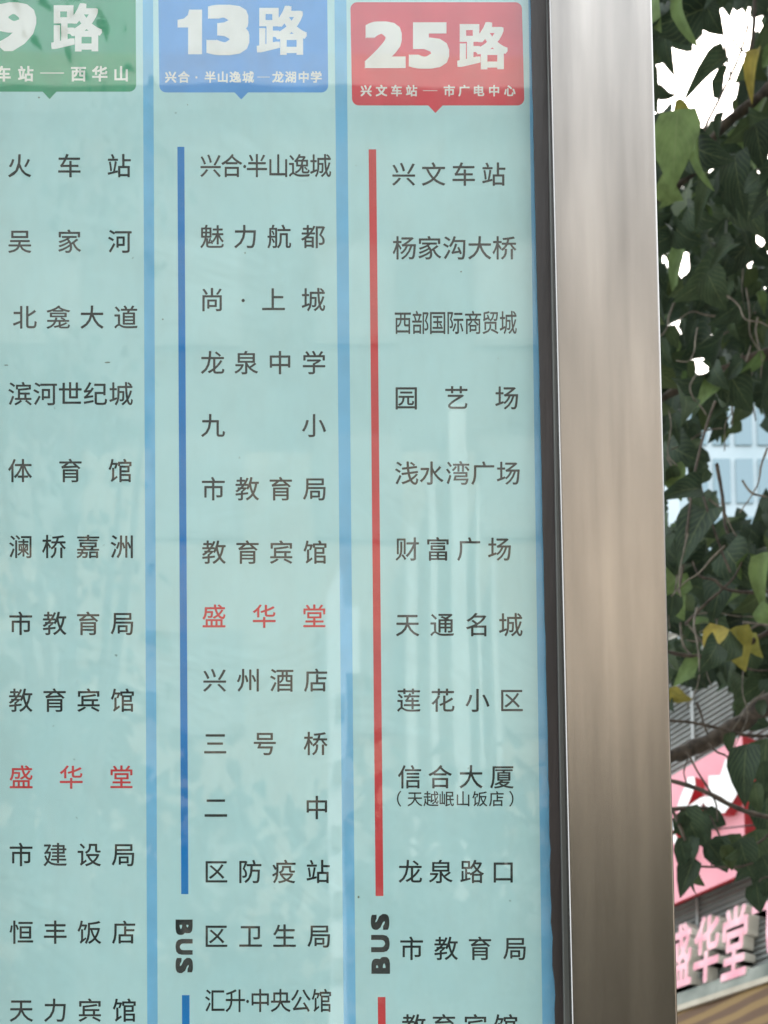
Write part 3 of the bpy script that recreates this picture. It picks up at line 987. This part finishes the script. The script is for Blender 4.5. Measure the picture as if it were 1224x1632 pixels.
n_try = 0
while nleaf < 286 and n_try < 6000:
    n_try += 1
    x = random.uniform(1040, 1250)
    y = random.uniform(-60, 1150)
    if y > 1100 and x < 1150:
        continue
    D = random.uniform(2.05, 3.0)
    L = random.uniform(0.040, 0.080) * F / D
    a = random.gauss(0, 0.85)
    bx, by = x + L * math.sin(a), y + L * math.cos(a)
    if by > 1165:
        continue
    mx_, my_ = (x + bx) / 2, (y + by) / 2
    if blocked((x, y), (bx, by), (mx_, my_), (mx_ - L * .3, my_), (mx_ + L * .3, my_)):
        continue
    if 640 < y < 840 and random.random() < 0.35:
        continue
    kd = 'leaf' if random.random() < 0.88 else 'leaf_light'
    put_leaf(x, y, bx, by, D, kd, None, random.gauss(0, 0.55), random.uniform(-.05, .05), random.uniform(.8, 1.1))


def leaf_cloud(name, n, gen, shape, mt, parent):
    V0, f0, uv0 = shape
    VV, FF, UU = [], [], []
    c = 0
    while c < n:
        g_ = gen()
        if g_ is None:
            continue
        A, B, roll = g_
        Mx = leaf_matrix(A, B, roll)
        k = len(VV)
        VV += [tuple(Mx @ Vector(v)) for v in V0]
        FF += [tuple(k + i for i in q) for q in f0]
        UU += uv0
        c += 1
    me = leaf_data(VV, FF, UU, mt)
    o = link(name, me, parent)
    return tag(o, kind='stuff')


def gen_back():
    x = random.uniform(1030, 1260)
    y = random.uniform(-80, 1130)
    D = random.uniform(2.7, 4.2)
    L = random.uniform(0.05, 0.09) * F / D
    a = random.gauss(0, 0.9)
    bx, by = x + L * math.sin(a), y + L * math.cos(a)
    m_ = ((x + bx) / 2, (y + by) / 2)
    if blocked((x, y), (bx, by), m_, (m_[0] - L * .3, m_[1]), (m_[0] + L * .3, m_[1])):
        return None
    if y > 1060 and x < 1165:
        return None
    if 660 < y < 830 and random.random() < 0.72:
        return None
    if 150 < y < 330 and x > 1170 and random.random() < .3:
        return None
    return dep(x, y, D), dep(bx, by, D + random.uniform(-.05, .05)), random.uniform(-1.2, 1.2)


def gen_side():
    if random.random() < 0.3:
        x = random.uniform(840, 1030)
    else:
        x = random.uniform(1262, 1800)
    y = random.uniform(-500, 1200)
    D = random.uniform(2.1, 3.3)
    L = random.uniform(0.07, 0.11) * F / D
    a = random.gauss(0, 0.9)
    return dep(x, y, D), dep(x + L * math.sin(a), y + L * math.cos(a), D), random.uniform(-1.2, 1.2)


def gen_shade_canopy():
    x = random.uniform(960, 1900)
    y = random.uniform(-2000, -90)
    D = random.uniform(1.9, 3.6)
    L = random.uniform(0.07, 0.11) * F / D
    a = random.gauss(0, 0.9)
    return dep(x, y, D), dep(x + L * math.sin(a), y + L * math.cos(a), D), random.uniform(-1.5, 1.5)


SB = leaf_mesh(0.38, 0.25, 0.05, 0.2, nl=4)
leaf_cloud('foliage', 1250, gen_back, SB, M['leaf'], tree)
leaf_cloud('foliage', 1500, gen_side, SB, M['leaf'], tree)
leaf_cloud('foliage', 2800, gen_shade_canopy, SB, M['leaf'], tree)  # canopy out of view, added overhead to shade the visible leaves


def branch(pts, w0, w1, D, name='branch', m='bark'):
    """a limb through pixels at distance D; w0, w1 = widths in pixels"""
    P = [dep(q[0], q[1], q[2] if len(q) > 2 else D) for q in pts]
    # smooth with Catmull-Rom
    out = []
    n = len(P)
    for i in range(n - 1):
        p0, p1, p2, p3 = P[max(i - 1, 0)], P[i], P[i + 1], P[min(i + 2, n - 1)]
        for k in range(5):
            t = k / 5
            out.append(0.5 * ((2 * p1) + (p2 - p0) * t + (2 * p0 - 5 * p1 + 4 * p2 - p3) * t * t + (3 * p1 - p0 - 3 * p2 + p3) * t ** 3))
    out.append(P[-1])
    k = len(out)
    jit = 0.08 * w0 * D / F
    out = [o + Vector((random.uniform(-jit, jit), 0, random.uniform(-jit, jit))) for o in out]
    rad = [(w0 + (w1 - w0) * i / (k - 1)) * D / F / 2 * random.uniform(.88, 1.12) for i in range(k)]
    b = MB(); b.tube(out, rad, 8)
    return b.build(name, M[m], tree, True)


TX = 1560
trunk_top = dep(TX, 200, 3.0)
tb = Vector((trunk_top.x + .05, trunk_top.y, -0.05))
b = MB()
b.tube([tb + (trunk_top - tb) * t + Vector((0.05 * math.sin(7 * t), 0.04 * math.cos(5 * t), 0)) for t in [i / 12 for i in range(13)]], [0.12 - 0.07 * i / 12 for i in range(13)], 12)
b.build('trunk', M['bark'], tree, True)
branch([(1045, 640), (1090, 616), (1150, 592), (1224, 565), (1380, 560), (TX, 620, 3.0)], 10, 22, 2.4)
branch([(1040, 325), (1105, 275), (1135, 222), (1200, 165), (1300, 130), (TX, 260, 3.0)], 9, 20, 2.45)
branch([(1040, 1218), (1085, 1200), (1135, 1178), (1185, 1150), (1260, 1120), (TX, 1150, 3.0)], 20, 34, 2.5)
branch([(1204, -60), (1203, 0), (1200, 60), (1192, 110), (1200, 165)], 6, 8, 2.4)
branch([(1112, 240), (1125, 200), (1150, 150), (1178, 90), (1192, 40)], 5, 4, 2.3, 'twig')
branch([(1153, 55), (1157, 85), (1161, 105), (1165, 128)], 3, 3, 2.3, 'twig')
branch([(1165, 60), (1180, 78), (1196, 88)], 3, 3, 2.3, 'twig')
branch([(1060, 1148), (1105, 1152), (1150, 1162), (1190, 1172), (1240, 1173)], 4, 5, 2.3, 'twig')
branch([(1060, 1038), (1090, 1044), (1120, 1046), (1155, 1042), (1190, 1028), (1224, 1008), (1300, 980)], 5, 9, 2.2)
branch([(1092, 995), (1125, 962), (1150, 940), (1170, 920), (1182, 895)], 5, 3, 2.15, 'twig')
branch([(1104, 895), (1115, 918), (1138, 924), (1155, 938), (1190, 944), (1240, 942)], 3, 5, 2.15, 'twig')
branch([(1082, 945), (1092, 870), (1100, 800), (1110, 740), (1128, 672), (1140, 640)], 4, 4, 2.1, 'twig')
branch([(1112, 760), (1128, 815), (1148, 872), (1164, 912)], 4, 3, 2.1, 'twig')
branch([(1142, 740), (1150, 780), (1155, 830), (1160, 850)], 6, 5, 2.3, 'twig')
branch([(1140, 1040), (1160, 1050), (1200, 1068), (1240, 1066)], 2, 3, 2.3, 'twig')
branch([(1060, 1242), (1090, 1250), (1125, 1262), (1165, 1283), (1200, 1297), (1250, 1308)], 6, 8, 2.1)
branch([(1094, 1196), (1112, 1230), (1132, 1262), (1142, 1285), (1143, 1310)], 3.5, 2.5, 2.1, 'twig')
branch([(1060, 1290), (1095, 1288), (1128, 1288)], 7, 5, 2.1, 'twig')
branch([(1070, 1288), (1082, 1315), (1092, 1340)], 6, 4, 2.1, 'twig')
branch([(1128, 1184), (1142, 1198), (1156, 1204), (1170, 1216)], 3.5, 2.5, 2.1, 'twig')
branch([(1096, 1210), (1090, 1230), (1095, 1250)], 2.5, 2.5, 2.1, 'twig')
branch([(1132, 1300), (1142, 1322), (1150, 1340)], 3, 3, 2.1, 'twig')
branch([(1112, 1381), (1150, 1382), (1185, 1380), (1240, 1360)], 3.5, 4, 2.1, 'twig')
branch([(1133, 1383), (1136, 1368), (1142, 1352)], 2.5, 2.5, 2.1, 'twig')
branch([(1110, 1120), (1118, 1140), (1122, 1155), (1128, 1170)], 4, 3, 2.3, 'twig')
branch([(1224, 1330), (1205, 1345), (1180, 1345)], 4, 3, 2.15, 'twig')
branch([(1240, 1395), (1215, 1400), (1208, 1410)], 3, 2, 2.15, 'twig')

rt = random.Random(5)
for _ in range(34):
    x, y = rt.uniform(1060, 1225), rt.uniform(240, 1130)
    a = rt.gauss(0, .8)
    L = rt.uniform(60, 150)
    P = [(x, y)]
    for k in range(4):
        a += rt.gauss(0, .35)
        P.append((P[-1][0] + L / 4 * math.sin(a), P[-1][1] + L / 4 * math.cos(a)))
    if any(inside(px_, py_, HOLES[0]) for px_, py_ in P):
        continue
    branch(P, rt.uniform(2, 4), 1.6, rt.uniform(1.98, 2.5), 'twig', 'twig')

for (x, y, a) in ((1208, 1245, .2), (1222, 1300, -.3), (1216, 1365, .4), (1196, 1372, -.6), (1150, 1350, .5), (1112, 1392, -.2), (1086, 1345, .3), (1222, 1405, .1), (1176, 1352, -.9), (1130, 1345, .9), (1092, 1300, -.5), (1214, 1215, .1)):
    L_ = rt.uniform(34, 50)
    put_leaf(x, y, x + L_ * math.sin(a), y + L_ * math.cos(a), rt.uniform(2.0, 2.3), 'leaf', None, rt.gauss(0, .5), 0.03, .9)

# overhead wires between the tree and the shop
wire_m = mat('black cable', (0.02, 0.02, 0.02), 0.5)
for i, ((x0, y0), (x1, y1), D, lb) in enumerate((((700, 268), (1600, 88), 3.9, 'thin black overhead cable crossing the bright sky gap between leaves'),
                                               ((600, 1356), (1700, 1246), 4.3, 'thin black overhead cable crossing in front of the pink sign'))):
    b = MB()
    A, B = dep(x0, y0, D), dep(x1, y1, D)
    b.tube([A + (B - A) * t + Vector((0, 0, -0.05 * math.sin(math.pi * t))) for t in [j / 10 for j in range(11)]], [0.003] * 11, 6)
    tag(b.build('overhead_wire', wire_m), lb, 'cable')

# ------------------------------------------------------------------ street trees behind the camera (mirrored in the glass)
def round_tree(x, y, h, r, label, n=900, ls_=0.3):
    t_ = empty('roadside_tree', label, 'tree', 'street trees across the road')
    b = MB(); b.tube([Vector((x, y, -.1)), Vector((x + .1, y, h * .35)), Vector((x - .05, y + .1, h * .7))], [.16, .12, .07], 10)
    b.build('trunk', M['bark'], t_, True)
    for k in range(5):
        a = k * 1.3
        b = MB(); b.tube([Vector((x, y, h * .4)), Vector((x + r * .4 * math.cos(a), y + r * .4 * math.sin(a), h * .6)), Vector((x + r * .7 * math.cos(a), y + r * .7 * math.sin(a), h * .8))], [.07, .05, .02], 6)
        b.build('branch', M['bark'], t_, True)
    cl = [(Vector((random.gauss(0, .5), random.gauss(0, .5), random.gauss(0, .42)))) for _ in range(14)]

    def g_():
        c = random.choice(cl)
        p_ = Vector((x, y, h * .72)) + Vector((c.x * r, c.y * r, c.z * h * .45)) + Vector((random.gauss(0, .28) * r, random.gauss(0, .28) * r, random.gauss(0, .2) * r))
        d = Vector((random.gauss(0, 1), random.gauss(0, 1), random.gauss(-.5, 1))).normalized() * ls_
        return p_, p_ + d, random.uniform(-3, 3)
    leaf_cloud('crown', n, g_, SB, M['leaf'], t_)


LBL = ['leftmost low tree across the road', 'low tree across the road left of the stair tower', 'low tree across the road in front of the stair tower',
       'low tree across the road facing the board', 'low tree across the road opposite the steel post', 'low tree across the road right of the post', 'rightmost low tree across the road']
for i, lb in enumerate(LBL):
    round_tree(-9.2 + i * 3.0, -12.5 + .2 * (i % 2), 7.4 + .5 * ((i * 3) % 4) / 3, 2.3, lb, 1500)
round_tree(mirror(110, 60, -9.0).x, -9.0, 12.6, 1.05, 'slender tall tree mirrored in the green badge', 1500, 0.13)

bpy.data.objects.remove(_to)
